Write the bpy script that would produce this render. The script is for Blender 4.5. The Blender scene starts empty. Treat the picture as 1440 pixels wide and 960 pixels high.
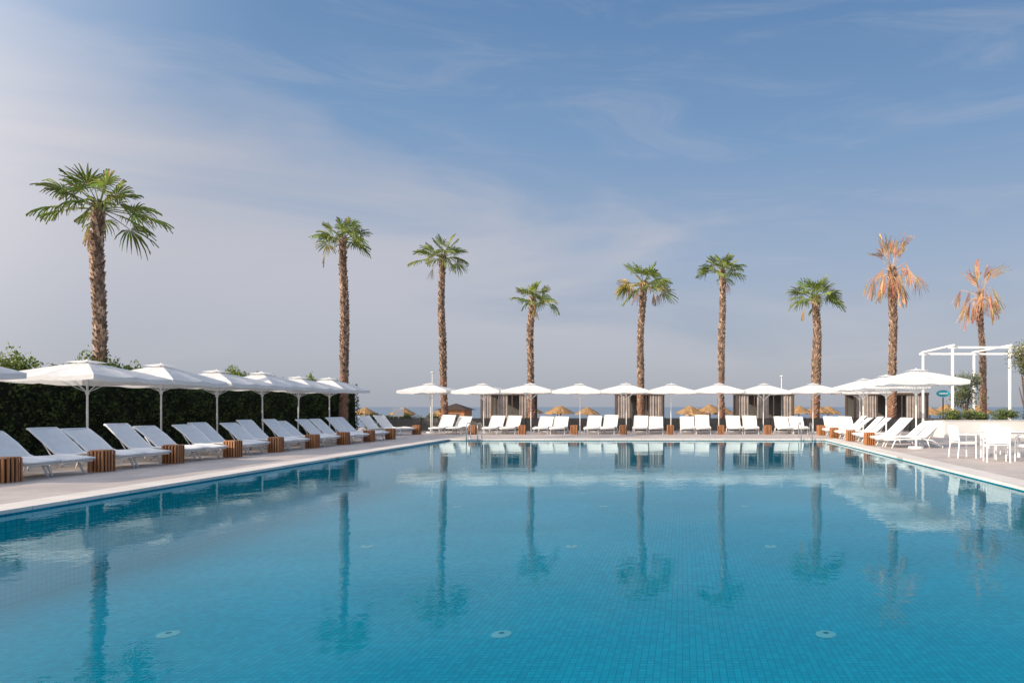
import bpy, math, random
from mathutils import Vector, Matrix
random.seed(7)
R=random.random
U=random.uniform
scene=bpy.context.scene
scene.view_settings.view_transform='Standard'
scene.view_settings.look='None'
scene.view_settings.exposure=0
scene.view_settings.gamma=1

# ------------------------------------------------------------ materials
def newmat(name):
    m=bpy.data.materials.new(name); m.use_nodes=True
    nt=m.node_tree; nt.nodes.clear()
    out=nt.nodes.new('ShaderNodeOutputMaterial')
    return m,nt,out
def N(nt,t,**kw):
    n=nt.nodes.new(t)
    for k,v in kw.items():
        if hasattr(n,k): setattr(n,k,v)
        else: n.inputs[k].default_value=v
    return n
def simple(name,col,rough=0.6,metal=0.0,var=0.08,scale=6.0,bump=0.0,bscale=40.0,transl=0.0):
    m,nt,out=newmat(name)
    L=nt.links.new
    tc=N(nt,'ShaderNodeTexCoord')
    no=N(nt,'ShaderNodeTexNoise'); no.inputs['Scale'].default_value=scale; no.inputs['Detail'].default_value=4
    L(tc.outputs['Object'],no.inputs['Vector'])
    mr=N(nt,'ShaderNodeMapRange'); mr.inputs['From Min'].default_value=0.3; mr.inputs['From Max'].default_value=0.7
    mr.inputs['To Min'].default_value=1-var; mr.inputs['To Max'].default_value=1+var
    L(no.outputs['Fac'],mr.inputs['Value'])
    mx=N(nt,'ShaderNodeVectorMath',operation='SCALE'); mx.inputs[0].default_value=col[:3]
    L(mr.outputs['Result'],mx.inputs['Scale'])
    p=N(nt,'ShaderNodeBsdfPrincipled'); p.inputs['Roughness'].default_value=rough; p.inputs['Metallic'].default_value=metal
    L(mx.outputs[0],p.inputs['Base Color'])
    if bump>0:
        n2=N(nt,'ShaderNodeTexNoise'); n2.inputs['Scale'].default_value=bscale
        L(tc.outputs['Object'],n2.inputs['Vector'])
        b=N(nt,'ShaderNodeBump'); b.inputs['Strength'].default_value=bump; b.inputs['Distance'].default_value=0.02
        L(n2.outputs['Fac'],b.inputs['Height']); L(b.outputs[0],p.inputs['Normal'])
    if transl>0:
        t=N(nt,'ShaderNodeBsdfTranslucent'); L(mx.outputs[0],t.inputs['Color'])
        ms=N(nt,'ShaderNodeMixShader'); ms.inputs[0].default_value=transl
        L(p.outputs[0],ms.inputs[1]); L(t.outputs[0],ms.inputs[2]); L(ms.outputs[0],out.inputs[0])
    else: L(p.outputs[0],out.inputs[0])
    return m
def colmat(name,rough=0.6,transl=0.25,spec=0.4):
    m,nt,out=newmat(name); L=nt.links.new
    a=N(nt,'ShaderNodeAttribute',attribute_name='Col')
    p=N(nt,'ShaderNodeBsdfPrincipled'); p.inputs['Roughness'].default_value=rough
    p.inputs['Specular IOR Level'].default_value=spec
    L(a.outputs['Color'],p.inputs['Base Color'])
    if transl>0:
        t=N(nt,'ShaderNodeBsdfTranslucent'); L(a.outputs['Color'],t.inputs['Color'])
        ms=N(nt,'ShaderNodeMixShader'); ms.inputs[0].default_value=transl
        L(p.outputs[0],ms.inputs[1]); L(t.outputs[0],ms.inputs[2]); L(ms.outputs[0],out.inputs[0])
    else: L(p.outputs[0],out.inputs[0])
    return m

M_white=simple('white_painted_metal',(0.82,0.82,0.81),0.4,var=0.03)
M_sling=simple('white_sling_fabric',(0.86,0.85,0.83),0.8,var=0.04,transl=0.12,bump=0.2,bscale=150)
M_canvas=simple('white_canvas',(0.85,0.85,0.84),0.85,var=0.04,scale=3,transl=0.3,bump=0.5,bscale=6)
M_pole=simple('umbrella_pole_paint',(0.76,0.76,0.74),0.4,var=0.03)
M_steel=simple('stainless_steel',(0.6,0.6,0.6),0.2,metal=1.0)
M_dark=simple('dark_frame_paint',(0.045,0.042,0.042),0.5)
M_brown=simple('brown_frame_paint',(0.10,0.07,0.055),0.6)
M_darkwood=simple('crate_inside',(0.05,0.03,0.02),0.8)
M_curtain=simple('grey_curtain',(0.37,0.32,0.29),0.9,var=0.2,scale=3,transl=0.15)
M_wallw=simple('white_render_wall',(0.66,0.65,0.63),0.8,var=0.06,scale=1.5,bump=0.2)
M_lowwall=simple('grey_low_wall',(0.10,0.095,0.09),0.8,var=0.2,scale=1.5,bump=0.2)
M_turq=simple('turquoise_sign_paint',(0.02,0.35,0.42),0.5)
M_leaf=colmat('leaf_mat',0.6,0.35,0.25)
M_trunk=colmat('palm_trunk_mat',0.9,0.0,0.1)
M_straw=colmat('straw_mat',0.9,0.0,0.1)

def woodmat():
    m,nt,out=newmat('teak_slats'); L=nt.links.new
    tc=N(nt,'ShaderNodeTexCoord'); mp=N(nt,'ShaderNodeMapping'); mp.inputs['Scale'].default_value=(30,30,2)
    L(tc.outputs['Object'],mp.inputs['Vector'])
    no=N(nt,'ShaderNodeTexNoise'); no.inputs['Scale'].default_value=1.0; no.inputs['Detail'].default_value=5
    L(mp.outputs[0],no.inputs['Vector'])
    cr=N(nt,'ShaderNodeValToRGB'); cr.color_ramp.elements[0].position=0.3; cr.color_ramp.elements[0].color=(0.28,0.10,0.035,1)
    cr.color_ramp.elements[1].position=0.75; cr.color_ramp.elements[1].color=(0.58,0.27,0.11,1)
    L(no.outputs['Fac'],cr.inputs[0])
    p=N(nt,'ShaderNodeBsdfPrincipled'); p.inputs['Roughness'].default_value=0.6
    L(cr.outputs[0],p.inputs['Base Color']); L(p.outputs[0],out.inputs[0]); return m
M_wood=woodmat()

def paver(name,c1,c2,mortar,w,h,msize=0.006,rough=0.7,noise=0.15,offset=0.5):
    m,nt,out=newmat(name); L=nt.links.new
    tc=N(nt,'ShaderNodeTexCoord')
    br=N(nt,'ShaderNodeTexBrick'); br.offset=offset
    br.inputs['Scale'].default_value=1; br.inputs['Brick Width'].default_value=w; br.inputs['Row Height'].default_value=h
    br.inputs['Mortar Size'].default_value=msize; br.inputs['Mortar Smooth'].default_value=0.2
    br.inputs['Color1'].default_value=(*c1,1); br.inputs['Color2'].default_value=(*c2,1); br.inputs['Mortar'].default_value=(*mortar,1)
    L(tc.outputs['Object'],br.inputs['Vector'])
    no=N(nt,'ShaderNodeTexNoise'); no.inputs['Scale'].default_value=0.7; no.inputs['Detail'].default_value=8; no.inputs['Roughness'].default_value=0.65
    L(tc.outputs['Object'],no.inputs['Vector'])
    mr=N(nt,'ShaderNodeMapRange'); mr.inputs['From Min'].default_value=0.3; mr.inputs['From Max'].default_value=0.7
    mr.inputs['To Min'].default_value=1-noise; mr.inputs['To Max'].default_value=1+noise
    L(no.outputs['Fac'],mr.inputs['Value'])
    sc=N(nt,'ShaderNodeVectorMath',operation='SCALE'); L(br.outputs['Color'],sc.inputs[0]); L(mr.outputs[0],sc.inputs['Scale'])
    p=N(nt,'ShaderNodeBsdfPrincipled'); p.inputs['Roughness'].default_value=rough
    L(sc.outputs[0],p.inputs['Base Color'])
    b=N(nt,'ShaderNodeBump'); b.inputs['Strength'].default_value=0.3; b.inputs['Distance'].default_value=0.004; b.invert=True
    L(br.outputs['Fac'],b.inputs['Height']); L(b.outputs[0],p.inputs['Normal'])
    L(p.outputs[0],out.inputs[0]); return m
M_deck=paver('deck_pavers',(0.45,0.39,0.36),(0.51,0.45,0.41),(0.27,0.24,0.22),0.6,0.6,0.007,0.55,0.16)
M_cop=paver('coping_stone',(0.64,0.585,0.53),(0.70,0.65,0.60),(0.36,0.34,0.32),0.6,0.6,0.006,0.6,0.1)
M_sand=simple('sand_ground',(0.38,0.31,0.23),0.95,var=0.15,scale=0.3,bump=0.4,bscale=3)

def mosaic(name,wall=False):
    m,nt,out=newmat(name); L=nt.links.new
    tc=N(nt,'ShaderNodeTexCoord')
    vec=tc.outputs['Object']
    if wall:
        sp=N(nt,'ShaderNodeSeparateXYZ'); L(vec,sp.inputs[0])
        ad=N(nt,'ShaderNodeMath',operation='ADD'); L(sp.outputs[0],ad.inputs[0]); L(sp.outputs[1],ad.inputs[1])
        cb=N(nt,'ShaderNodeCombineXYZ'); L(ad.outputs[0],cb.inputs[0]); L(sp.outputs[2],cb.inputs[1]); vec=cb.outputs[0]
    br=N(nt,'ShaderNodeTexBrick'); br.offset=0.0
    br.inputs['Scale'].default_value=1; br.inputs['Brick Width'].default_value=0.075; br.inputs['Row Height'].default_value=0.075
    br.inputs['Mortar Size'].default_value=0.004; br.inputs['Mortar Smooth'].default_value=0.4; br.inputs['Bias'].default_value=0.0
    br.inputs['Color1'].default_value=(0.0,0.35,0.48,1); br.inputs['Color2'].default_value=(0.0,0.47,0.60,1)
    br.inputs['Mortar'].default_value=(0.0,0.16,0.27,1)
    L(vec,br.inputs['Vector'])
    no=N(nt,'ShaderNodeTexNoise'); no.inputs['Scale'].default_value=0.3; no.inputs['Detail'].default_value=4
    L(tc.outputs['Object'],no.inputs['Vector'])
    mr=N(nt,'ShaderNodeMapRange'); mr.inputs['From Min'].default_value=0.3; mr.inputs['From Max'].default_value=0.7
    mr.inputs['To Min'].default_value=0.85; mr.inputs['To Max'].default_value=1.15
    L(no.outputs['Fac'],mr.inputs['Value'])
    sc=N(nt,'ShaderNodeVectorMath',operation='SCALE'); L(br.outputs['Color'],sc.inputs[0]); L(mr.outputs[0],sc.inputs['Scale'])
    p=N(nt,'ShaderNodeBsdfDiffuse'); L(sc.outputs[0],p.inputs['Color']); L(p.outputs[0],out.inputs[0]); return m
M_mos=mosaic('pool_mosaic'); M_mosw=mosaic('pool_mosaic_wall',True)

def watermat():
    m,nt,out=newmat('pool_water_mat'); L=nt.links.new
    tc=N(nt,'ShaderNodeTexCoord')
    n1=N(nt,'ShaderNodeTexNoise'); n1.inputs['Scale'].default_value=0.9; n1.inputs['Detail'].default_value=1
    n2=N(nt,'ShaderNodeTexNoise'); n2.inputs['Scale'].default_value=8.0; n2.inputs['Detail'].default_value=2
    L(tc.outputs['Object'],n1.inputs['Vector']); L(tc.outputs['Object'],n2.inputs['Vector'])
    b1=N(nt,'ShaderNodeBump'); b1.inputs['Strength'].default_value=1; b1.inputs['Distance'].default_value=0.0045
    b2=N(nt,'ShaderNodeBump'); b2.inputs['Strength'].default_value=1; b2.inputs['Distance'].default_value=0.0012
    L(n1.outputs['Fac'],b1.inputs['Height']); L(n2.outputs['Fac'],b2.inputs['Height']); L(b1.outputs[0],b2.inputs['Normal'])
    fr=N(nt,'ShaderNodeFresnel'); fr.inputs['IOR'].default_value=1.185; L(b2.outputs[0],fr.inputs['Normal'])
    gl=N(nt,'ShaderNodeBsdfGlossy'); gl.inputs['Roughness'].default_value=0.0; gl.inputs['Color'].default_value=(0.80,0.96,1,1)
    L(b2.outputs[0],gl.inputs['Normal'])
    tr=N(nt,'ShaderNodeBsdfTransparent'); tr.inputs['Color'].default_value=(0.6,0.98,1,1)
    df=N(nt,'ShaderNodeBsdfDiffuse'); df.inputs['Color'].default_value=(0.0,0.38,0.50,1)
    m0=N(nt,'ShaderNodeMixShader'); m0.inputs[0].default_value=0.18; L(tr.outputs[0],m0.inputs[1]); L(df.outputs[0],m0.inputs[2])
    ms=N(nt,'ShaderNodeMixShader'); L(fr.outputs[0],ms.inputs[0]); L(m0.outputs[0],ms.inputs[1]); L(gl.outputs[0],ms.inputs[2])
    L(ms.outputs[0],out.inputs[0]); return m
M_water=watermat()
def seamat():
    m,nt,out=newmat('sea_mat'); L=nt.links.new
    tc=N(nt,'ShaderNodeTexCoord')
    mp=N(nt,'ShaderNodeMapping'); mp.inputs['Scale'].default_value=(0.1,0.4,1)
    L(tc.outputs['Object'],mp.inputs['Vector'])
    n=N(nt,'ShaderNodeTexNoise'); n.inputs['Scale'].default_value=1; n.inputs['Detail'].default_value=5
    L(mp.outputs[0],n.inputs['Vector'])
    b=N(nt,'ShaderNodeBump'); b.inputs['Distance'].default_value=0.4; L(n.outputs['Fac'],b.inputs['Height'])
    p=N(nt,'ShaderNodeBsdfPrincipled'); p.inputs['Base Color'].default_value=(0.17,0.22,0.28,1); p.inputs['Roughness'].default_value=0.5
    L(b.outputs[0],p.inputs['Normal']); L(p.outputs[0],out.inputs[0]); return m
M_sea=seamat()

# ------------------------------------------------------------ mesh builder
class MB:
    def __init__(s): s.v=[];s.f=[];s.m=[];s.c=[];s.mats=[];s.col=(1,1,1)
    def mi(s,mat):
        if mat not in s.mats: s.mats.append(mat)
        return s.mats.index(mat)
    def add(s,vs,fs,mat,col=None):
        o=len(s.v); i=s.mi(mat); s.v+= [tuple(x) for x in vs]
        s.c+=[(col or s.col)]*len(vs)
        for f in fs: s.f.append(tuple(o+k for k in f)); s.m.append(i)
    def box(s,x0,x1,y0,y1,z0,z1,mat,col=None):
        s.add([(x0,y0,z0),(x1,y0,z0),(x1,y1,z0),(x0,y1,z0),(x0,y0,z1),(x1,y0,z1),(x1,y1,z1),(x0,y1,z1)],
              [(3,2,1,0),(4,5,6,7),(0,1,5,4),(1,2,6,5),(2,3,7,6),(3,0,4,7)],mat,col)
    def tube(s,pts,r,mat,n=8,col=None,cap=True):
        pts=[Vector(p) for p in pts]; vs=[];fs=[]
        rs=r if isinstance(r,(list,tuple)) else [r]*len(pts)
        for k,p in enumerate(pts):
            a=pts[max(k-1,0)]; b=pts[min(k+1,len(pts)-1)]; d=(b-a).normalized()
            up=Vector((0,0,1)) if abs(d.z)<0.9 else Vector((1,0,0))
            e=d.cross(up).normalized(); g=d.cross(e)
            for j in range(n):
                t=2*math.pi*j/n; vs.append(p+(e*math.cos(t)+g*math.sin(t))*rs[k])
        for k in range(len(pts)-1):
            for j in range(n): fs.append((k*n+j,k*n+(j+1)%n,(k+1)*n+(j+1)%n,(k+1)*n+j))
        if cap:
            fs.append(tuple(range(n-1,-1,-1))); fs.append(tuple((len(pts)-1)*n+j for j in range(n)))
        s.add(vs,fs,mat,col)
    def mesh(s,name,smooth=False):
        me=bpy.data.meshes.new(name); me.from_pydata(s.v,[],s.f)
        for m in s.mats: me.materials.append(m)
        me.polygons.foreach_set('material_index',s.m)
        if smooth: me.polygons.foreach_set('use_smooth',[True]*len(s.f))
        ca=me.color_attributes.new('Col','FLOAT_COLOR','POINT')
        flat=[]
        for c in s.c: flat+= [c[0],c[1],c[2],1.0]
        ca.data.foreach_set('color',flat)
        me.update(); return me
    def obj(s,name,smooth=False,loc=(0,0,0)):
        return place(name,s.mesh(name,smooth),loc)
def place(name,me,loc=(0,0,0),rz=0.0,sc=1.0,bev=0.0):
    o=bpy.data.objects.new(name,me); o.location=loc; o.rotation_euler=(0,0,rz); o.scale=(sc,sc,sc)
    scene.collection.objects.link(o)
    if bev>0:
        b=o.modifiers.new('bevel','BEVEL'); b.width=bev; b.segments=2; b.limit_method='ANGLE'
    return o

# ------------------------------------------------------------ pool & ground
ZW=-0.06
pool=[(-8.75,1.0),(5.75,1.0),(6.2,29.6),(-10.15,29.6)]
ZF=-1.3
def off(poly,d):
    c=[(poly[0][0]-d,poly[0][1]-d),(poly[1][0]+d,poly[1][1]-d),(poly[2][0]+d,poly[2][1]+d),(poly[3][0]-d,poly[3][1]+d)]
    return c
def ring(mb,outer,inner,z,mat):
    vs=[(x,y,z) for x,y in outer]+[(x,y,z) for x,y in inner]
    mb.add(vs,[(i,(i+1)%4,4+(i+1)%4,4+i) for i in range(4)],mat)
mb=MB(); D=off(pool,0.55)
outer=[(-30,-14),(30,-14),(30,46),(-30,46)]
ring(mb,outer,D,0,M_deck)
for i in range(4):
    a=outer[i]; b=outer[(i+1)%4]
    mb.add([(a[0],a[1],0),(b[0],b[1],0),(b[0],b[1],-0.3),(a[0],a[1],-0.3)],[(0,3,2,1)],M_deck)
mb.obj('pool_deck')
mb=MB(); I=off(pool,-0.03)
ring(mb,off(pool,0.548),I,0.012,M_cop)
for i in range(4):
    a=I[i]; b=I[(i+1)%4]
    mb.add([(a[0],a[1],0.012),(b[0],b[1],0.012),(b[0],b[1],-0.04),(a[0],a[1],-0.04)],[(0,1,2,3)],M_cop)
ring(mb,off(pool,0.02),I,-0.04,M_cop)
o=off(pool,0.548)
for i in range(4):
    a=o[i]; b=o[(i+1)%4]
    mb.add([(a[0],a[1],0.012),(b[0],b[1],0.012),(b[0],b[1],-0.05),(a[0],a[1],-0.05)],[(0,3,2,1)],M_cop)
mb.obj('pool_coping')
mb=MB()
mb.add([(x,y,ZF) for x,y in pool],[(0,1,2,3)],M_mos)
for i in range(4):
    a=pool[i]; b=pool[(i+1)%4]
    mb.add([(a[0],a[1],-0.035),(b[0],b[1],-0.035),(b[0],b[1],ZF),(a[0],a[1],ZF)],[(0,1,2,3)],M_mosw)
mb.obj('pool_basin')
mb=MB(); mb.add([(x,y,ZW) for x,y in pool],[(0,1,2,3)],M_water); mb.obj('pool_water')
mi=MB()
n=20
def circ(r,z): return [(r*math.cos(2*math.pi*k/n),r*math.sin(2*math.pi*k/n),z) for k in range(n)]
mi.add(circ(0.06,0.018)+circ(0.115,0.012)+circ(0.125,0.0),[tuple(range(n))]+[(k,n+k,n+(k+1)%n,(k+1)%n) for k in range(n)]+[(n+k,2*n+k,2*n+(k+1)%n,n+(k+1)%n) for k in range(n)],M_wallw)
mi.add(circ(0.035,0.021),[tuple(range(n))],M_dark)
me=mi.mesh('pool_inlet')
for x in (-6.1,-2.15,1.7):
    for y in (8.1,13.2,18.5,24): place('pool_inlet',me,(x,y,ZF+0.005))

mb=MB()
inn=off(pool,1.2); z=-0.15
gr=[(-400,-400),(400,-400),(400,46.5),(-400,46.5)]
ring(mb,gr,inn,z,M_sand)
rows=[(46.5,z),(60,-1.0),(75,-1.7),(90,-3.0),(200,-9),(20000,-30)]
for (ya,za),(yb,zb) in zip(rows,rows[1:]):
    w0=400 if ya<100 else 20000; w1=400 if yb<250 else 20000
    mb.add([(-w0,ya,za),(w0,ya,za),(w1,yb,zb),(-w1,yb,zb)],[(0,1,2,3)],M_sand)
mb.obj('ground')
mb=MB(); mb.add([(-30000,77,-1.9),(30000,77,-1.9),(30000,40000,-1.9),(-30000,40000,-1.9)],[(0,1,2,3)],M_sea); mb.obj('sea')

# ------------------------------------------------------------ umbrella
def umbrella_mesh(w=2.45,top=2.68,edge=2.08,seed=0):
    rr=random.Random(seed); mb=MB(); h=w/2; nseg=8; sub=6
    def ptsq(t):
        a=t*math.pi/4; c,s_=math.cos(a),math.sin(a); k=h/max(abs(c),abs(s_)); return c*k,s_*k
    ringsN=9; nn=nseg*sub; vs=[]; fs=[]
    for r in range(ringsN+1):
        f=0.08+0.92*r/ringsN
        for j in range(nn):
            t=j/sub; x,y=ptsq(t); loc=(j%sub)/sub
            z=top-0.03-(top-edge-0.03)*(f**1.15)
            sag=0.06*math.sin(math.pi*loc)*f*f
            vs.append((x*f,y*f,z-sag*0.8+rr.uniform(-.004,.004)))
    for r in range(ringsN):
        for j in range(nn): fs.append((r*nn+j,r*nn+(j+1)%nn,(r+1)*nn+(j+1)%nn,(r+1)*nn+j))
    base=len(vs)
    for j in range(nn):
        x,y,z=vs[ringsN*nn+j]; loc=(j%sub)/sub
        q=1.003-0.012*rr.random()
        vs.append((x*q,y*q,z-0.13+0.02*math.sin(math.pi*loc)+rr.uniform(-.008,.008)))
    for j in range(nn): fs.append((ringsN*nn+j,ringsN*nn+(j+1)%nn,base+(j+1)%nn,base+j))
    mb.add(vs,fs,M_canvas)
    vs=[(0,0,top+0.035)];fs=[]
    for f,dz in ((0.10,-0.005),(0.24,-0.05)):
        for j in range(16):
            x,y=ptsq(j/2); vs.append((x*f,y*f,top+0.01+dz))
    for j in range(16):
        fs.append((0,1+j,1+(j+1)%16)); fs.append((1+j,17+j,17+(j+1)%16,1+(j+1)%16))
    mb.add(vs,fs,M_canvas)
    mb.tube([(0,0,0.05),(0,0,top+0.02)],0.026,M_pole,10)
    mb.tube([(0,0,top+0.02),(0,0,top+0.06)],[0.025,0.008],M_pole,8)
    for k in range(8):
        x,y=ptsq(k); f=0.97
        mb.tube([(0,0,top-0.09),(x*0.5,y*0.5,top-0.10-(top-edge)*0.5),(x*f,y*f,edge-0.03)],0.011,M_pole,5)
        mb.tube([(0,0,top-0.85),(x*0.5,y*0.5,top-0.10-(top-edge)*0.5)],0.009,M_pole,5)
    mb.tube([(0,0,top-0.9),(0,0,top-0.8)],0.045,M_pole,10)
    mb.tube([(0,0,0.0),(0,0,0.07)],[0.27,0.25],M_wallw,20)
    mb.tube([(0,0,0.07),(0,0,0.3)],0.035,M_pole,10)
    return mb.mesh('umbrella')
U1=[umbrella_mesh(2.62,2.64,2.19,1),umbrella_mesh(2.56,2.67,2.15,2)]
U2=[umbrella_mesh(2.60,2.66,2.27,3),umbrella_mesh(2.56,2.64,2.24,4)]
for k,y in enumerate((11.3,14.0,18.4,20.95,23.45,25.95,28.45,31.0)):
    o=place('patio_umbrella',U1[k%2],(-16+U(-.05,.05),y,(k%2)*0.03),U(-.03,.03)); o.rotation_euler[0]=U(-.02,.02); o.rotation_euler[1]=U(-.02,.02)
farX=[-13.6,-10.75,-8.2,-5.55,-3.04,-0.64,1.95,4.35,7.05,9.6]
for k,x in enumerate(farX):
    o=place('patio_umbrella',U2[k%2],(x,36.9,0),U(-.06,.06)); o.rotation_euler[1]=U(-.02,.02)
for k,y in enumerate((23.1,27.0,31.0)):
    place('patio_umbrella',U2[k%2],(7.9+0.15*k,y,0),U(-.04,.04))

# ------------------------------------------------------------ sun lounger (head at -x, foot at +x)
def lounger_mesh(back=0.93):
    mb=MB(); W=0.34
    prof=[(-1.02,back),(-0.95,back-0.04),(-0.68,0.64 if back>.8 else .5),(-0.42,0.39),(-0.30,0.345),(0.0,0.355),(0.25,0.39),(0.55,0.375),(1.0,0.33)]
    vs=[];fs=[]
    cross=[(-W,0),(-W*0.6,-0.018),(0,-0.026),(W*0.6,-0.018),(W,0)]
    for x,z in prof:
        for y,dz in cross: vs.append((x,y,z+dz))
    off_=len(vs)
    for x,z in prof:
        for y,dz in cross: vs.append((x+0.012,y,z+dz-0.022))
    nc=5
    for i in range(len(prof)-1):
        for j in range(nc-1):
            a=i*nc+j; fs.append((a,a+nc,a+nc+1,a+1)); b=off_+a; fs.append((b,b+1,b+nc+1,b+nc))
    mb.add(vs,fs,M_sling)
    for s in (-1,1):
        y=s*(W+0.018)
        mb.tube([(x,y,z-0.01) for x,z in prof],0.024,M_white,8)
        mb.tube([(-0.98,y,0.06),(-0.62,y,0.26),(-0.30,y,0.30),(0.3,y,0.30),(0.95,y,0.27)],0.022,M_white,8)
        mb.tube([(-0.45,y,0.29),(-0.55,y,0.0)],[0.024,0.02],M_white,8)
        mb.tube([(0.62,y,0.30),(0.76,y,0.0)],[0.024,0.02],M_white,8)
        mb.tube([(-0.98,y,0.075),(-1.0,y,0.0)],[0.022,0.02],M_white,8)
        mb.tube([(-0.50,y*0.9,0.28),(-0.74,y*0.9,back-0.27)],0.013,M_white,6)
    for x,z in ((-1.02,back-0.01),(0.99,0.32),(-0.42,0.355),(0.95,0.27),(-0.97,0.07),(0.62,0.28)):
        mb.tube([(x,-W-0.01,z),(x,W+0.01,z)],0.019,M_white,8)
    return mb.mesh('sun_lounger',True)
LM=[lounger_mesh(0.93),lounger_mesh(0.89),lounger_mesh(0.97)]
def lounger(x,y,rz): place('sun_lounger',random.choice(LM),(x,y,0.0),rz+U(-.04,.04))

def crate_mesh():
    mb=MB(); h=0.165; H=0.45
    mb.box(-0.13,0.13,-0.13,0.13,0.02,H-0.02,M_darkwood)
    w=0.019; nsl=5
    for k in range(nsl):
        c=-h+w+k*(2*h-2*w)/(nsl-1)
        mb.box(c-w,c+w,-h,-h+0.022,0.0,H,M_wood); mb.box(c-w,c+w,h-0.022,h,0.0,H,M_wood)
        if 0<k<nsl-1:
            mb.box(-h,-h+0.022,c-w,c+w,0.0,H,M_wood); mb.box(h-0.022,h,c-w,c+w,0.0,H,M_wood)
    mb.box(-0.15,0.15,-0.15,0.15,H+0.003,H+0.02,M_wood)
    return mb.mesh('slatted_side_table')
CM=crate_mesh()
def crate(x,y): place('slatted_side_table',CM,(x,y,0),U(-.15,.15))
for k in range(8):
    y=12.7+2.12*k
    crate(-12.6+U(-.05,.05),y)
    lounger(-13.55+U(-.08,.08),y+0.67,0); lounger(-13.55+U(-.08,.08),y+1.46,0)
crate(-12.7,12.7+2.12*8)
lounger(-13.55,11.2,0); lounger(-13.55,12.0,0)
for k,x in enumerate(farX[:9]):
    crate(x,34.9)
    nx=farX[k+1] if k<8 else 9.6
    c=(x+nx)/2
    lounger(c-0.41+U(-.03,.03),35.9+U(-.12,.12),-math.pi/2); lounger(c+0.41+U(-.03,.03),35.9+U(-.12,.12),-math.pi/2)
lounger(-14.9,33.6,-0.35); lounger(-14.6,34.6,-0.35)
for y0 in (23.3,26.2,29.1,32.0):
    crate(6.85+U(-.05,.05),y0+1.75)
    lounger(7.85+U(-.05,.05),y0+0.35,math.pi); lounger(7.85+U(-.05,.05),y0+1.2,math.pi)

# ------------------------------------------------------------ chairs and table
def chair_mesh():
    mb=MB(); w=0.27
    for sx in (-1,1):
        mb.tube([(sx*w,0.25,0),(sx*w,0.24,0.64)],0.019,M_white,8)
        mb.tube([(sx*w,-0.27,0),(sx*w,-0.22,0.45),(sx*w,-0.29,0.88)],0.019,M_white,8)
        mb.tube([(sx*w,0.26,0.64),(sx*w,-0.24,0.65)],0.024,M_white,8)
        mb.tube([(sx*w,0.24,0.40),(sx*w,-0.22,0.40)],0.016,M_white,8)
    mb.box(-w,w,-0.22,0.25,0.425,0.45,M_sling)
    mb.tube([(-w,0.24,0.41),(w,0.24,0.41)],0.016,M_white,8)
    mb.tube([(-w,-0.29,0.87),(w,-0.29,0.87)],0.02,M_white,8)
    mb.add([(-w,-0.225,0.48),(w,-0.225,0.48),(w,-0.283,0.86),(-w,-0.283,0.86),(-w,-0.24,0.48),(w,-0.24,0.48),(w,-0.298,0.86),(-w,-0.298,0.86)],
           [(0,1,2,3),(7,6,5,4),(0,4,5,1),(3,2,6,7)],M_sling)
    return mb.mesh('patio_chair')
CH=chair_mesh()
for x,y,r in ((7.75,18.9,-1.5),(8.05,17.5,-0.25),(8.85,17.35,0.1),(9.1,19.9,3.1),(10.1,18.8,1.6),(12.4,22.5,-1.5),(13.0,21.4,0.0)):
    place('patio_chair',CH,(x,y,0),r)
def table_mesh():
    mb=MB()
    mb.box(-0.6,0.6,-0.45,0.45,0.72,0.75,M_white)
    mb.box(-0.55,0.55,-0.40,0.40,0.66,0.719,M_white)
    for sx in (-1,1):
        for sy in (-1,1): mb.box(sx*0.53-0.03,sx*0.53+0.03,sy*0.38-0.03,sy*0.38+0.03,0,0.659,M_white)
    return mb.mesh('patio_table')
TM=table_mesh()
place('patio_table',TM,(8.8,18.5,0),0.05,1,0.006); place('patio_table',TM,(13.4,22.5,0),0,1,0.006)

# ------------------------------------------------------------ pool ladders
def ladder(x,y):
    mb=MB()
    for s in (-0.24,0.24):
        pts=[]
        pts.append((s,0.42,0.0)); pts.append((s,0.42,0.45))
        for k in range(9):
            a=math.pi*k/8; pts.append((s,0.12+0.30*math.cos(a),0.50+0.2*math.sin(a)))
        pts.append((s,-0.18,0.3)); pts.append((s,-0.16,-1.1))
        mb.tube(pts,0.022,M_steel,8)
        mb.tube([(s,0.42,0.0),(s,0.42,0.03)],0.05,M_steel,10)
    for z in (-0.25,-0.5,-0.75): mb.box(-0.23,0.23,-0.21,-0.13,z,z+0.03,M_steel)
    mb.obj('pool_ladder',True,(x,y,0.012))
ladder(-9.1,29.65); ladder(5.35,29.65)
for x,y in ((-14.3,39.0),(6.3,43.5)):
    mb=MB(); mb.tube([(0,0,0),(0,0,3.3)],[0.035,0.025],M_pole,8); mb.tube([(0,0,3.3),(0,0,3.34),(0,0,3.42)],[0.03,0.13,0.03],M_pole,12); mb.tube([(0,0,0),(0,0,0.04)],0.1,M_pole,12)
    mb.obj('lamp_post',False,(x,y,0))

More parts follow.
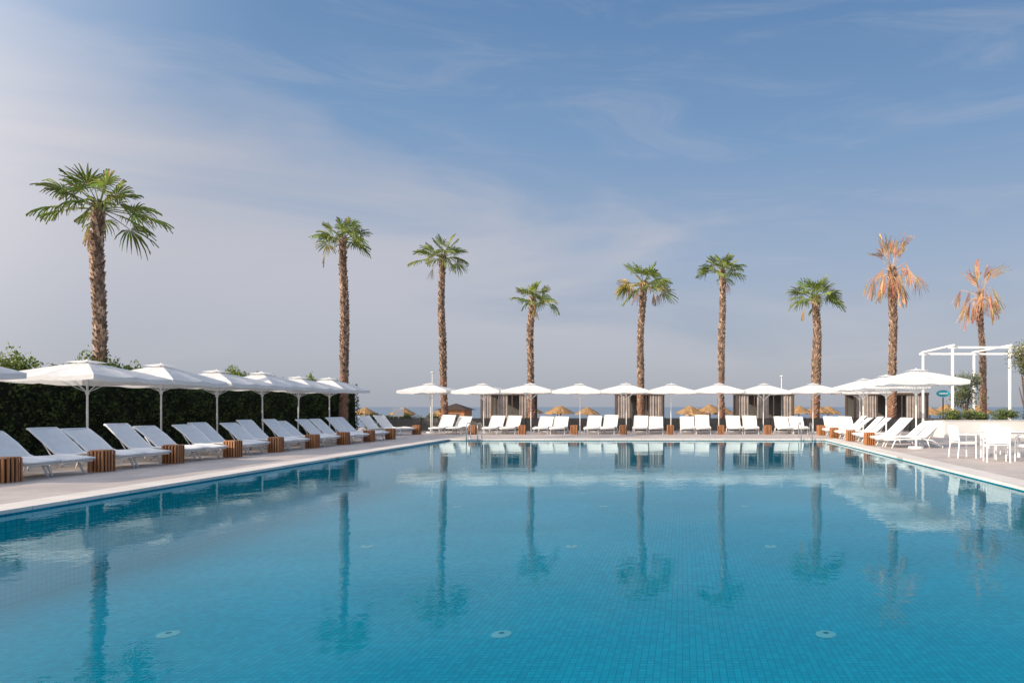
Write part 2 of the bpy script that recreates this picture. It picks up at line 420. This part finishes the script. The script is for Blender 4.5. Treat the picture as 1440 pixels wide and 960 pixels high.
# ------------------------------------------------------------ leaves helpers
def leafquad(mb,p,size,mat,col,asp=0.5,up=0.3):
    a=U(0,6.283); e=U(-1.2,1.3)
    d=Vector((math.cos(a)*math.cos(e),math.sin(a)*math.cos(e),math.sin(e)+up)).normalized()
    s=d.cross(Vector((U(-1,1),U(-1,1),U(-1,1)))).normalized()
    L_=size; w=size*asp*0.5
    mb.add([p,p+d*L_*0.5+s*w,p+d*L_,p+d*L_*0.5-s*w],[(0,1,2,3)],mat,col)
def mixc(a,b,t): return tuple(a[i]*(1-t)+b[i]*t for i in range(3))
mb=MB()
hx0,hx1,hy0,hy1=-20.0,-18.35,4.0,38.6
def htop(y): return 2.46+0.14*math.sin(y*0.9)+0.12*math.sin(y*2.3+1)+0.07*math.sin(y*5.9)
ny=90
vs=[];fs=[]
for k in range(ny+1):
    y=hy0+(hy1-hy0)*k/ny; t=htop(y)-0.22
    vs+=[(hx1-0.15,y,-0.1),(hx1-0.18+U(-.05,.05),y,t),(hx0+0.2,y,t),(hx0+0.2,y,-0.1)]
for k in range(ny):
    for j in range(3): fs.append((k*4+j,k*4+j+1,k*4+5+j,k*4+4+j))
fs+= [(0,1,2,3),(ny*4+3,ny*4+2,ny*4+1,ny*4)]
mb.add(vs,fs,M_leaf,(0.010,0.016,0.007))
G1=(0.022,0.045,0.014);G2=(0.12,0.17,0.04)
for k in range(34000):
    y=U(hy0,hy1); t=htop(y)
    q=R()
    if q<0.68:
        z=U(0.05,t); b_=math.sin(y*3+z*4)+0.8*math.sin(y*7-z*9)
        x=hx1+0.09*b_+U(-0.2,0.06)
        if b_<-1.1 and R()<0.6: continue
    elif q<0.95: z=t+U(-0.22,0.07); x=U(hx0,hx1)
    else: z=U(0.05,t); x=U(hx0,hx1); y=hy1+U(-0.1,.12)
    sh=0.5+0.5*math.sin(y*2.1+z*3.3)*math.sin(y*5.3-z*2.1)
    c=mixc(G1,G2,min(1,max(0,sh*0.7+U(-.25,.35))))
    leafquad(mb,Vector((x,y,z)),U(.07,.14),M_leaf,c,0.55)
for k in range(44):
    y=random.choice((U(18.9,19.7),U(20.3,21.4),U(22.2,23.9),U(22.2,23.9),U(29.0,30.2),U(31,33),U(35.5,38)))
    x=U(-19.9,-18.8); h=U(.35,.95); r=U(.2,.45)
    for j in range(int(200*r/0.4)):
        a=U(0,6.28); q=math.sqrt(R())*r; z=htop(y)-0.1+R()*h*(1-q/r*0.7)
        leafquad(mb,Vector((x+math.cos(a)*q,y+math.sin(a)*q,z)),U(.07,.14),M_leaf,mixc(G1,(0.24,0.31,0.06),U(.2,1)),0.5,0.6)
mb.obj('hedge')

def bush(name,x,y,z,rx,ry,rz_,n,c1,c2,leaf=0.1,trunk=0.0):
    mb=MB()
    if trunk>0:
        top=z+trunk
        for k in range(5):
            a=U(0,6.28)
            mb.tube([(x,y,z),(x+0.05*math.cos(a),y,z+trunk*.6),(x+rx*.35*math.cos(a),y+ry*.35*math.sin(a),top+rz_*U(.4,1))],[0.07,0.05,0.015],M_trunk,6,(0.12,0.09,0.07))
        z=top
    lumps=[(U(-.6,.6)*rx,U(-.6,.6)*ry,U(.3,1.5)*rz_,U(.32,.55)) for _ in range(14)]
    for k in range(n):
        l=random.choice(lumps)
        v=Vector((random.gauss(0,1),random.gauss(0,1),random.gauss(0,1))).normalized()*(R()**0.4)*l[3]
        p=Vector((x+l[0]+v.x*rx,y+l[1]+v.y*ry,z+l[2]+v.z*rz_))
        if p.z<z-0.0: p.z=z+U(0,.1)
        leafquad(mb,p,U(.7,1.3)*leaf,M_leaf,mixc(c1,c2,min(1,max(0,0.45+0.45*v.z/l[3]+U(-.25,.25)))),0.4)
    mb.obj(name)
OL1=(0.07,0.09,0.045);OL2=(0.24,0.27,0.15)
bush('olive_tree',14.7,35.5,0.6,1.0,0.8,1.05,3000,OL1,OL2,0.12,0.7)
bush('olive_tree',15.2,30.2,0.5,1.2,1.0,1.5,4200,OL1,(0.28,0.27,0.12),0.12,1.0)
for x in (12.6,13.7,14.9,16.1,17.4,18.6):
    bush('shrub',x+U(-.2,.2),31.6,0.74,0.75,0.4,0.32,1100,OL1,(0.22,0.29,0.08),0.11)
for x,y in ((-17.2,40.5),(-16.3,41.2),(-15.3,41.6),(-18.2,40)):
    bush('shrub',x,y,-0.1,0.8,0.6,0.62,1500,G1,(0.18,0.19,0.05),0.12)

# ------------------------------------------------------------ planter, walls, cabanas
mb=MB(); mb.box(11.9,21,31.0,31.15,0,0.76,M_wallw); mb.box(11.9,12.05,31.153,33.0,0,0.76,M_wallw); mb.box(12.053,21,31.153,32.9,0.4,0.68,M_sand)
mb.box(11.86,21.04,30.97,31.19,0.763,0.80,M_wallw)
mb.obj('planter_wall')
mb=MB(); x=-17.0
while x<17:
    mb.box(x,x+1.96,39.2,39.28,0.05,0.72,M_lowwall); mb.box(x-0.045,x-0.003,39.17,39.31,0,0.80,M_dark); x+=2.005
mb.box(-17,17,39.19,39.29,0.725,0.76,M_dark)
mb.obj('low_fence')
def cabana(x0,x1,y=42.2,h=2.28,dep=2.4,v=0):
    mb=MB(); t=0.06; w=x1-x0
    for x in (0,w-2*t):
        for yy in (0,dep-2*t): mb.box(x,x+2*t,yy,yy+2*t,0,h-0.14,M_brown)
    mb.box(-0.03,w+0.03,-0.03,dep+0.03,h-0.137,h,M_brown)
    mb.box(0.02,w-0.02,0.02,dep-0.02,h+0.003,h+0.05,M_wallw)
    def curtain(xa,xb,yy):
        vs=[];fs=[];n_=int((xb-xa)/0.035)
        for k in range(n_+1):
            xx=xa+(xb-xa)*k/n_; d=0.035*math.sin(xx*38+v)+0.02*math.sin(xx*17+v)
            vs+=[(xx,yy+d,0.06),(xx,yy+d*0.7,h-0.14)]
        for k in range(n_): fs.append((2*k,2*k+2,2*k+3,2*k+1))
        mb.add(vs,fs,M_curtain)
    if v%2==0: curtain(0.13,w*0.22,0.06); curtain(w*0.36,w*0.56,0.06); curtain(w*0.80,w-0.13,0.06)
    else: curtain(0.13,w*0.30,0.06); curtain(w*0.70,w-0.13,0.06)
    mb.box(0.13,w-0.13,dep-0.1,dep-0.07,0.05,h-0.14,M_lowwall)
    for xx in (w*0.31,w*0.64): mb.box(xx,xx+0.05,0.03,0.08,0,h-0.14,M_brown)
    mb.box(0.4,w-0.4,0.7,1.9,0.1,0.4,M_wallw)
    mb.obj('cabana',False,(x0,y,0))
cabana(-12.5,-9.5,v=0); cabana(-4.2,-1.2,v=1); cabana(3.3,6.9,v=2); cabana(10.6,15.2,v=3)

mb=MB()
for x in (13.2,16.0,19.0):
    for y in (33.4,37.5): mb.box(x-0.05,x+0.05,y-0.05,y+0.05,0,4.25,M_white)
for y in (33.4,37.5): mb.box(13.0,20,y-0.04,y+0.04,4.253,4.36,M_white)
for x in (13.2,16.0,19.0): mb.box(x-0.035,x+0.035,33.2,37.7,4.365,4.45,M_white)
mb.obj('white_pergola')
mb=MB(); mb.tube([(0,0,0),(0,0,2.0)],0.04,M_dark,8); 
n=24; vs=[(0.42*math.cos(2*math.pi*k/n),yy,2.25+0.22*math.sin(2*math.pi*k/n)) for yy in (-0.03,0.03) for k in range(n)]
mb.add(vs,[tuple(range(n)),tuple(range(2*n-1,n-1,-1))]+[(k,n+k,n+(k+1)%n,(k+1)%n) for k in range(n)],M_turq)
mb.box(-0.26,0.26,-0.036,-0.031,2.2,2.30,M_white)
mb.obj('oval_sign',False,(16.4,43,0))
mb=MB(); mb.box(-1,1,-1,1,0,1.9,M_wood); mb.add([(-1.3,-1.3,1.9),(1.3,-1.3,1.9),(1.3,1.3,1.9),(-1.3,1.3,1.9),(0,0,2.45)],[(3,2,1,0),(0,1,4),(1,2,4),(2,3,4),(3,0,4)],M_darkwood)
mb.box(-0.6,0.6,-1.01,-1.003,0.9,1.6,M_dark)
mb.obj('beach_hut',False,(-18.6,56,-0.75))
mb=MB(); mb.tube([(0,0,0),(0,0,1.2)],0.03,M_white,8); mb.box(-0.3,0.3,-0.05,-0.03,0.85,1.35,M_white); mb.obj('notice_sign',False,(-16.6,39.9,0))
def thatch():
    mb=MB(); mb.tube([(0,0,0),(0,0,2.4)],0.05,M_straw,8,(0.2,0.13,0.08))
    n=40
    vs=[(0,0,2.62)]+[(0.5*math.cos(6.283*k/n),0.5*math.sin(6.283*k/n),2.36+U(-.02,.02)) for k in range(n)]+[(1.15*math.cos(6.283*k/n)*U(.95,1.04),1.15*math.sin(6.283*k/n)*U(.95,1.04),1.95+U(-.08,.05)) for k in range(n)]
    fs=[(0,1+k,1+(k+1)%n) for k in range(n)]+[(1+k,n+1+k,n+1+(k+1)%n,1+(k+1)%n) for k in range(n)]
    mb.add(vs,fs,M_straw,(0.42,0.26,0.13))
    for k in range(400):
        a=U(0,6.283); r=U(.1,1.1); z=2.62-0.55*r+0.03; L_=U(.15,.3)
        p=Vector((r*math.cos(a),r*math.sin(a),z)); d=Vector((math.cos(a),math.sin(a),-0.55)).normalized(); s=Vector((-math.sin(a),math.cos(a),0))*0.02
        c=mixc((0.26,0.15,0.07),(0.55,0.35,0.17),R())
        mb.add([p-s,p+s,p+d*L_+s*.5,p+d*L_-s*.5],[(0,1,2,3)],M_straw,c)
    return mb.mesh('thatched_parasol')
TH=thatch()
for x,y in ((-27,58),(-30.5,60),(-24.6,60),(-22.6,64),(-13,58),(-11.2,61),(-9.2,66),(-10.2,57),(0.6,58),(2.4,60),(3.6,62),(1.4,64),(9.7,57),(11.8,60),(13.2,62),(15.2,58),(21,58),(23.5,61),(7.2,66),(-4.4,66),(-17,66),(26,60)):
    place('thatched_parasol',TH,(x,y,-1.05-(y-58)*0.05+U(-.1,.1)),U(0,6),U(.95,1.08))

# ------------------------------------------------------------ palms
def fan_leaf(mb,c,az,el,petL,rad,droop,col,dead=False,hang=0.5):
    d=Vector((math.cos(az)*math.cos(el),math.sin(az)*math.cos(el),math.sin(el)))
    pts=[]
    for k in range(5):
        t=k/4; pts.append(c+d*petL*t+Vector((0,0,-droop*t*t)))
    pc=mixc(col,(0.34,0.32,0.10),0.5) if not dead else col
    mb.tube(pts,[0.03,0.022,0.018,0.014,0.012],M_leaf,4,pc,False)
    dd=(pts[4]-pts[3]).normalized()
    if dead: dd=(dd*0.3+Vector((U(-.2,.2),U(-.2,.2),-1.0 if el<0.95 else U(-.2,.5)))).normalized()
    side=dd.cross(Vector((0,0,1)))
    if side.length<0.05: side=Vector((-math.sin(az),math.cos(az),0))
    side.normalize(); roll=U(-.8,.8) if not dead else U(-1.5,1.5)
    nrm=side.cross(dd).normalized()
    side=(side*math.cos(roll)+nrm*math.sin(roll)).normalized(); nrm=side.cross(dd).normalized()
    if nrm.z<0 and not dead: nrm=-nrm
    ns=19 if not dead else 13; span=math.radians(108 if not dead else U(16,34))
    o=pts[4]
    prof=((0.04,0.95),(0.46,0.9),(0.76,0.42),(1.0,0.06)) if not dead else ((0.03,1.2),(0.25,1.0),(0.65,0.6),(1.0,0.1))
    for i in range(ns):
        ph=-span+2*span*(i+0.5)/ns+U(-.05,.05); da=span/ns
        rr=rad*(0.66+0.34*math.cos(ph*0.8))*(U(.84,1.1) if not dead else U(.55,1.15))
        tipd=U(.6,1.6)*hang
        cc=tuple(max(0,v*U(.72,1.25)) for v in col)
        tc_=mixc(cc,(0.45,0.36,0.14),0.4 if R()<0.4 else 0.05)
        if dead: tc_=tuple(v*U(.6,1.1) for v in cc)
        vs=[]
        for r_,w in prof:
            r=rr*r_
            for s in (-1,0,1):
                a=ph+s*da*w*min(1,0.6/max(r_,.6)) 
                v=(dd*math.cos(a)+side*math.sin(a))*r
                v+=nrm*((0.03 if s==0 else -0.02)*r/rad)
                v+=nrm*(0.18*abs(math.sin(ph))*r)
                dz=tipd*rad*max(0,r_-0.35)**1.7*1.1
                q=o+v-Vector((0,0,dz))
                if r_==1.0: q-=v*0.10*min(1,tipd)
                vs.append(q)
        fs=[]
        for k in range(3):
            for j in range(2): fs.append((k*3+j,k*3+j+1,k*3+4+j,k*3+3+j))
        off0=len(mb.v)
        mb.add(vs,fs,M_leaf,cc)
        for q in range(9,12): mb.c[off0+q]=tc_
def palm(x,y,H,crownR,trunkR,nleaf,kind='green',lean=0.0,seed=1,base=0.0,dens_low=-0.25,brown=0.0):
    random.seed(seed); mb=MB()
    ph0=U(0,6)
    def path(t):
        return Vector((x+lean*t*t+0.07*math.sin(t*5+seed)+0.02*math.sin(t*13+seed),y,base+(H-base)*t))
    def rad(t): 
        return trunkR*(1.12-0.3*t+0.35*math.exp(-t*14)+0.07*math.sin(t*9+ph0))
    nr=int((H)/0.085); ns=14
    vs=[];cl=[]
    for k in range(nr+1):
        t=k/nr; p=path(t); r=rad(t)
        for j in range(ns):
            a=2*math.pi*(j+0.5*(k%2))/ns
            rr=r*(0.93+0.11*(((k+j)%2)))*U(.94,1.06)
            vs.append(p+Vector((math.cos(a)*rr,math.sin(a)*rr,U(-.02,.02))))
            b=mixc((0.10,0.07,0.055),(0.30,0.20,0.145),R()); 
            if t<0.3: b=mixc(b,(0.30,0.14,0.085),0.5)
            cl.append(b)
    fs=[(k*ns+j,k*ns+(j+1)%ns,(k+1)*ns+(j+1)%ns,(k+1)*ns+j) for k in range(nr) for j in range(ns)]
    o=len(mb.v); mb.add(vs,fs,M_trunk); mb.c[o:o+len(cl)]=cl
    nb=int(H*58)
    for k in range(nb):
        t=0.12+0.88*(k/nb); 
        if t<0.35 and R()<0.6: continue
        a=k*2.39996; p=path(t); r=rad(t)*0.9; e=Vector((math.cos(a),math.sin(a),0)); s=Vector((-math.sin(a),math.cos(a),0))
        L_=U(.10,.22)*(1+0.4*(t>0.9)); w=0.05*U(.8,1.3)
        out_=U(.03,.09)*(1.0+0.8*max(0,t-0.75)*4*R())
        b=p+e*r
        c_=mixc((0.10,0.07,0.05),(0.54,0.38,0.28),R()**1.3)
        tip=b+e*out_+Vector((0,0,L_))
        mb.add([b-s*w,b+s*w,tip+s*w*.55,tip-s*w*.55,b-s*w*.5+Vector((0,0,L_*.9)),b+s*w*.5+Vector((0,0,L_*.9))],[(0,1,2,3),(3,2,5,4),(0,3,4),(1,5,2)],M_trunk,c_)
    c=path(1.0)
    GA=(0.085,0.13,0.022);GB=(0.31,0.38,0.085)
    Rr=crownR
    if kind=='green':
        for k in range(nleaf):
            f=(k+0.5)/nleaf; az=k*2.39996+U(-.4,.4)
            el=math.asin(min(1,max(-1,0.95-f*(0.95-dens_low))))+U(-.14,.14)
            col=mixc(GA,GB,min(1,max(0,R()*0.85+0.25*(1-f))))
            if R()<brown: col=mixc((0.6,0.40,0.18),(0.42,0.34,0.10),R()); el=min(el,0.1)
            up=max(0,math.sin(el)); sh=1-0.28*up
            fan_leaf(mb,c+Vector((0,0,-0.15*f)),az,el,Rr*U(.48,.7)*sh,Rr*U(.40,.52)*(1-0.12*up),Rr*(0.04 if el>0.7 else 0.08)*U(.5,1.4),col,False,0.22+0.4*(1-up)*U(.5,1.6))
        for k in range(int(1+brown*20)):
            az=U(0,6.28); fan_leaf(mb,c-Vector((0,0,.25)),az,U(-.4,.15),Rr*U(.3,.6),Rr*.36,Rr*.15,(0.6,0.40,0.17),True,0.4)
    else:
        for k in range(nleaf):
            f=(k+0.5)/nleaf; az=k*2.39996+U(-.4,.4)
            el=1.35-f*1.25+U(-.2,.2)
            col=mixc((0.80,0.55,0.32),(0.55,0.33,0.18),R())
            fan_leaf(mb,c+Vector((0,0,-0.5*f)),az,el,Rr*U(.4,.9),Rr*U(.5,.85),Rr*(0.08 if el>0.95 else U(.1,.4)),col,True,0.2*U(.8,1.25))
    return mb.obj('palm_tree')
palm(-19.3,22.6,8.05,1.72,0.17,25,'green',0.0,51,0,-0.15,0.03)
palm(-18.0,36.2,10.3,1.68,0.20,21,'green',0.05,12,0,0.0,0.03)
palm(-14.15,40.4,10.3,1.85,0.185,19,'green',-0.1,33,0,0.08,0.0)
palm(-9.0,40.4,7.75,1.62,0.185,17,'green',0.1,14,0,0.03,0.0)
palm(-2.45,40.4,8.7,1.95,0.19,24,'green',0.05,15,0,-0.12,0.14)
palm(2.35,40.4,9.45,1.66,0.185,21,'green',-0.1,16,0,0.05,0.0)
palm(7.9,40.4,7.8,1.95,0.26,21,'green',-0.05,17,0,0.03,0.04)
palm(12.35,40.4,9.5,1.75,0.24,32,'dead',0.1,18,0)
palm(20.2,46.0,9.0,1.9,0.20,28,'dead',-0.1,19,-0.15)

# ------------------------------------------------------------ camera
cam=bpy.data.cameras.new('camera'); co=bpy.data.objects.new('camera',cam); scene.collection.objects.link(co)
co.location=(0,0,1.4); co.rotation_euler=(math.radians(90),0,0)
cam.sensor_width=36; cam.lens=24; cam.shift_x=-0.1667; cam.shift_y=0.0639; cam.clip_end=60000; cam.clip_start=0.05
scene.camera=co

# ------------------------------------------------------------ sun + world
el=math.radians(23); az=math.atan2(-0.83,-0.56)
S=Vector((math.sin(az)*math.cos(el),math.cos(az)*math.cos(el),math.sin(el)))
sl=bpy.data.lights.new('sun','SUN'); sl.energy=5.0; sl.angle=math.radians(0.6); sl.color=(1.0,0.84,0.66)
so=bpy.data.objects.new('sun',sl); so.rotation_euler=(-S).to_track_quat('-Z','Y').to_euler(); so.location=S*50; scene.collection.objects.link(so)

w=bpy.data.worlds.new('World'); scene.world=w; w.use_nodes=True; nt=w.node_tree; nt.nodes.clear(); L=nt.links.new
out=N(nt,'ShaderNodeOutputWorld'); bg=N(nt,'ShaderNodeBackground'); bg.inputs['Strength'].default_value=0.1; L(bg.outputs[0],out.inputs[0])
sky=N(nt,'ShaderNodeTexSky',sky_type='NISHITA'); sky.sun_disc=False; sky.sun_elevation=el; sky.sun_rotation=az%(2*math.pi)
sky.air_density=1.0; sky.dust_density=1.5; sky.ozone_density=1.5
tc=N(nt,'ShaderNodeTexCoord'); sp=N(nt,'ShaderNodeSeparateXYZ'); L(tc.outputs['Generated'],sp.inputs[0])
ramp=N(nt,'ShaderNodeValToRGB'); cr=ramp.color_ramp
stops=[(0.0,(0.37,0.40,0.465)),(0.06,(0.41,0.445,0.52)),(0.2,(0.36,0.45,0.60)),(0.36,(0.205,0.345,0.565)),(0.52,(0.12,0.25,0.475)),(1.0,(0.16,0.27,0.50))]
cr.elements[0].position=stops[0][0]; cr.elements[0].color=(*stops[0][1],1); cr.elements[1].position=1; cr.elements[1].color=(*stops[-1][1],1)
for p,c in stops[1:-1]:
    e=cr.elements.new(p); e.color=(*c,1)
L(sp.outputs[2],ramp.inputs[0])
def math_(op,a,b=None,clamp=False):
    n=N(nt,'ShaderNodeMath',operation=op); n.use_clamp=clamp
    for i,v in enumerate((a,b)):
        if v is None: continue
        if isinstance(v,(int,float)): n.inputs[i].default_value=v
        else: L(v,n.inputs[i])
    return n.outputs[0]
mp=N(nt,'ShaderNodeMapping'); mp.inputs['Rotation'].default_value=(0,math.radians(-22),0); mp.inputs['Scale'].default_value=(1.2,1.2,5.0)
L(tc.outputs['Generated'],mp.inputs['Vector'])
n1=N(nt,'ShaderNodeTexNoise'); n1.inputs['Scale'].default_value=1.6; n1.inputs['Detail'].default_value=7; n1.inputs['Roughness'].default_value=0.5; n1.inputs['Distortion'].default_value=0.6
L(mp.outputs[0],n1.inputs['Vector'])
h=math_('ADD',sp.outputs[2],math_('MULTIPLY',sp.outputs[0],0.22))
h=math_('ADD',h,math_('MULTIPLY',math_('SUBTRACT',n1.outputs['Fac'],0.5),0.55))
mr=N(nt,'ShaderNodeMapRange',interpolation_type='SMOOTHSTEP'); mr.inputs['From Min'].default_value=0.27; mr.inputs['From Max'].default_value=0.06
mr.inputs['To Min'].default_value=0; mr.inputs['To Max'].default_value=1; L(h,mr.inputs['Value'])
mr2=N(nt,'ShaderNodeMapRange',interpolation_type='SMOOTHSTEP'); mr2.inputs['From Min'].default_value=0.0; mr2.inputs['From Max'].default_value=0.18
mr2.inputs['To Min'].default_value=0.18; mr2.inputs['To Max'].default_value=0.88; L(sp.outputs[2],mr2.inputs['Value'])
cm=math_('MULTIPLY',mr.outputs[0],mr2.outputs[0])
mp2=N(nt,'ShaderNodeMapping'); mp2.inputs['Rotation'].default_value=(0,math.radians(-28),0); mp2.inputs['Scale'].default_value=(1.5,1.5,9.0); mp2.inputs['Location'].default_value=(3,1,2)
L(tc.outputs['Generated'],mp2.inputs['Vector'])
n2=N(nt,'ShaderNodeTexNoise'); n2.inputs['Scale'].default_value=2.2; n2.inputs['Detail'].default_value=9; n2.inputs['Roughness'].default_value=0.62; n2.inputs['Distortion'].default_value=0.8
L(mp2.outputs[0],n2.inputs['Vector'])
mr3=N(nt,'ShaderNodeMapRange',interpolation_type='SMOOTHSTEP'); mr3.inputs['From Min'].default_value=0.46; mr3.inputs['From Max'].default_value=0.82; mr3.inputs['To Max'].default_value=0.32
L(n2.outputs['Fac'],mr3.inputs['Value'])
inv=math_('MULTIPLY',math_('SUBTRACT',1.0,cm),mr3.outputs[0])
cm=math_('ADD',cm,inv)
mixh=N(nt,'ShaderNodeMix',data_type='RGBA'); L(cm,mixh.inputs[0]); L(ramp.outputs[0],mixh.inputs[6]); mixh.inputs[7].default_value=(0.58,0.575,0.63,1)
dt=N(nt,'ShaderNodeVectorMath',operation='DOT_PRODUCT'); L(tc.outputs['Generated'],dt.inputs[0]); dt.inputs[1].default_value=tuple(S)
mrs=N(nt,'ShaderNodeMapRange',interpolation_type='SMOOTHSTEP'); mrs.inputs['From Min'].default_value=0.1; mrs.inputs['From Max'].default_value=1.0
mrs.inputs['To Min'].default_value=0.0; mrs.inputs['To Max'].default_value=1.0; L(dt.outputs['Value'],mrs.inputs['Value'])
glow=N(nt,'ShaderNodeVectorMath',operation='SCALE'); glow.inputs[0].default_value=(18.0,16.2,14.2); L(mrs.outputs[0],glow.inputs['Scale'])
sc=N(nt,'ShaderNodeVectorMath',operation='SCALE'); L(mixh.outputs[2],sc.inputs[0]); sc.inputs['Scale'].default_value=10.0
addn=N(nt,'ShaderNodeVectorMath',operation='ADD'); L(sc.outputs[0],addn.inputs[0]); L(glow.outputs[0],addn.inputs[1])
mixn=N(nt,'ShaderNodeMix',data_type='RGBA'); mixn.inputs[0].default_value=0.9; L(sky.outputs[0],mixn.inputs[6]); L(addn.outputs[0],mixn.inputs[7])
L(mixn.outputs[2],bg.inputs['Color'])
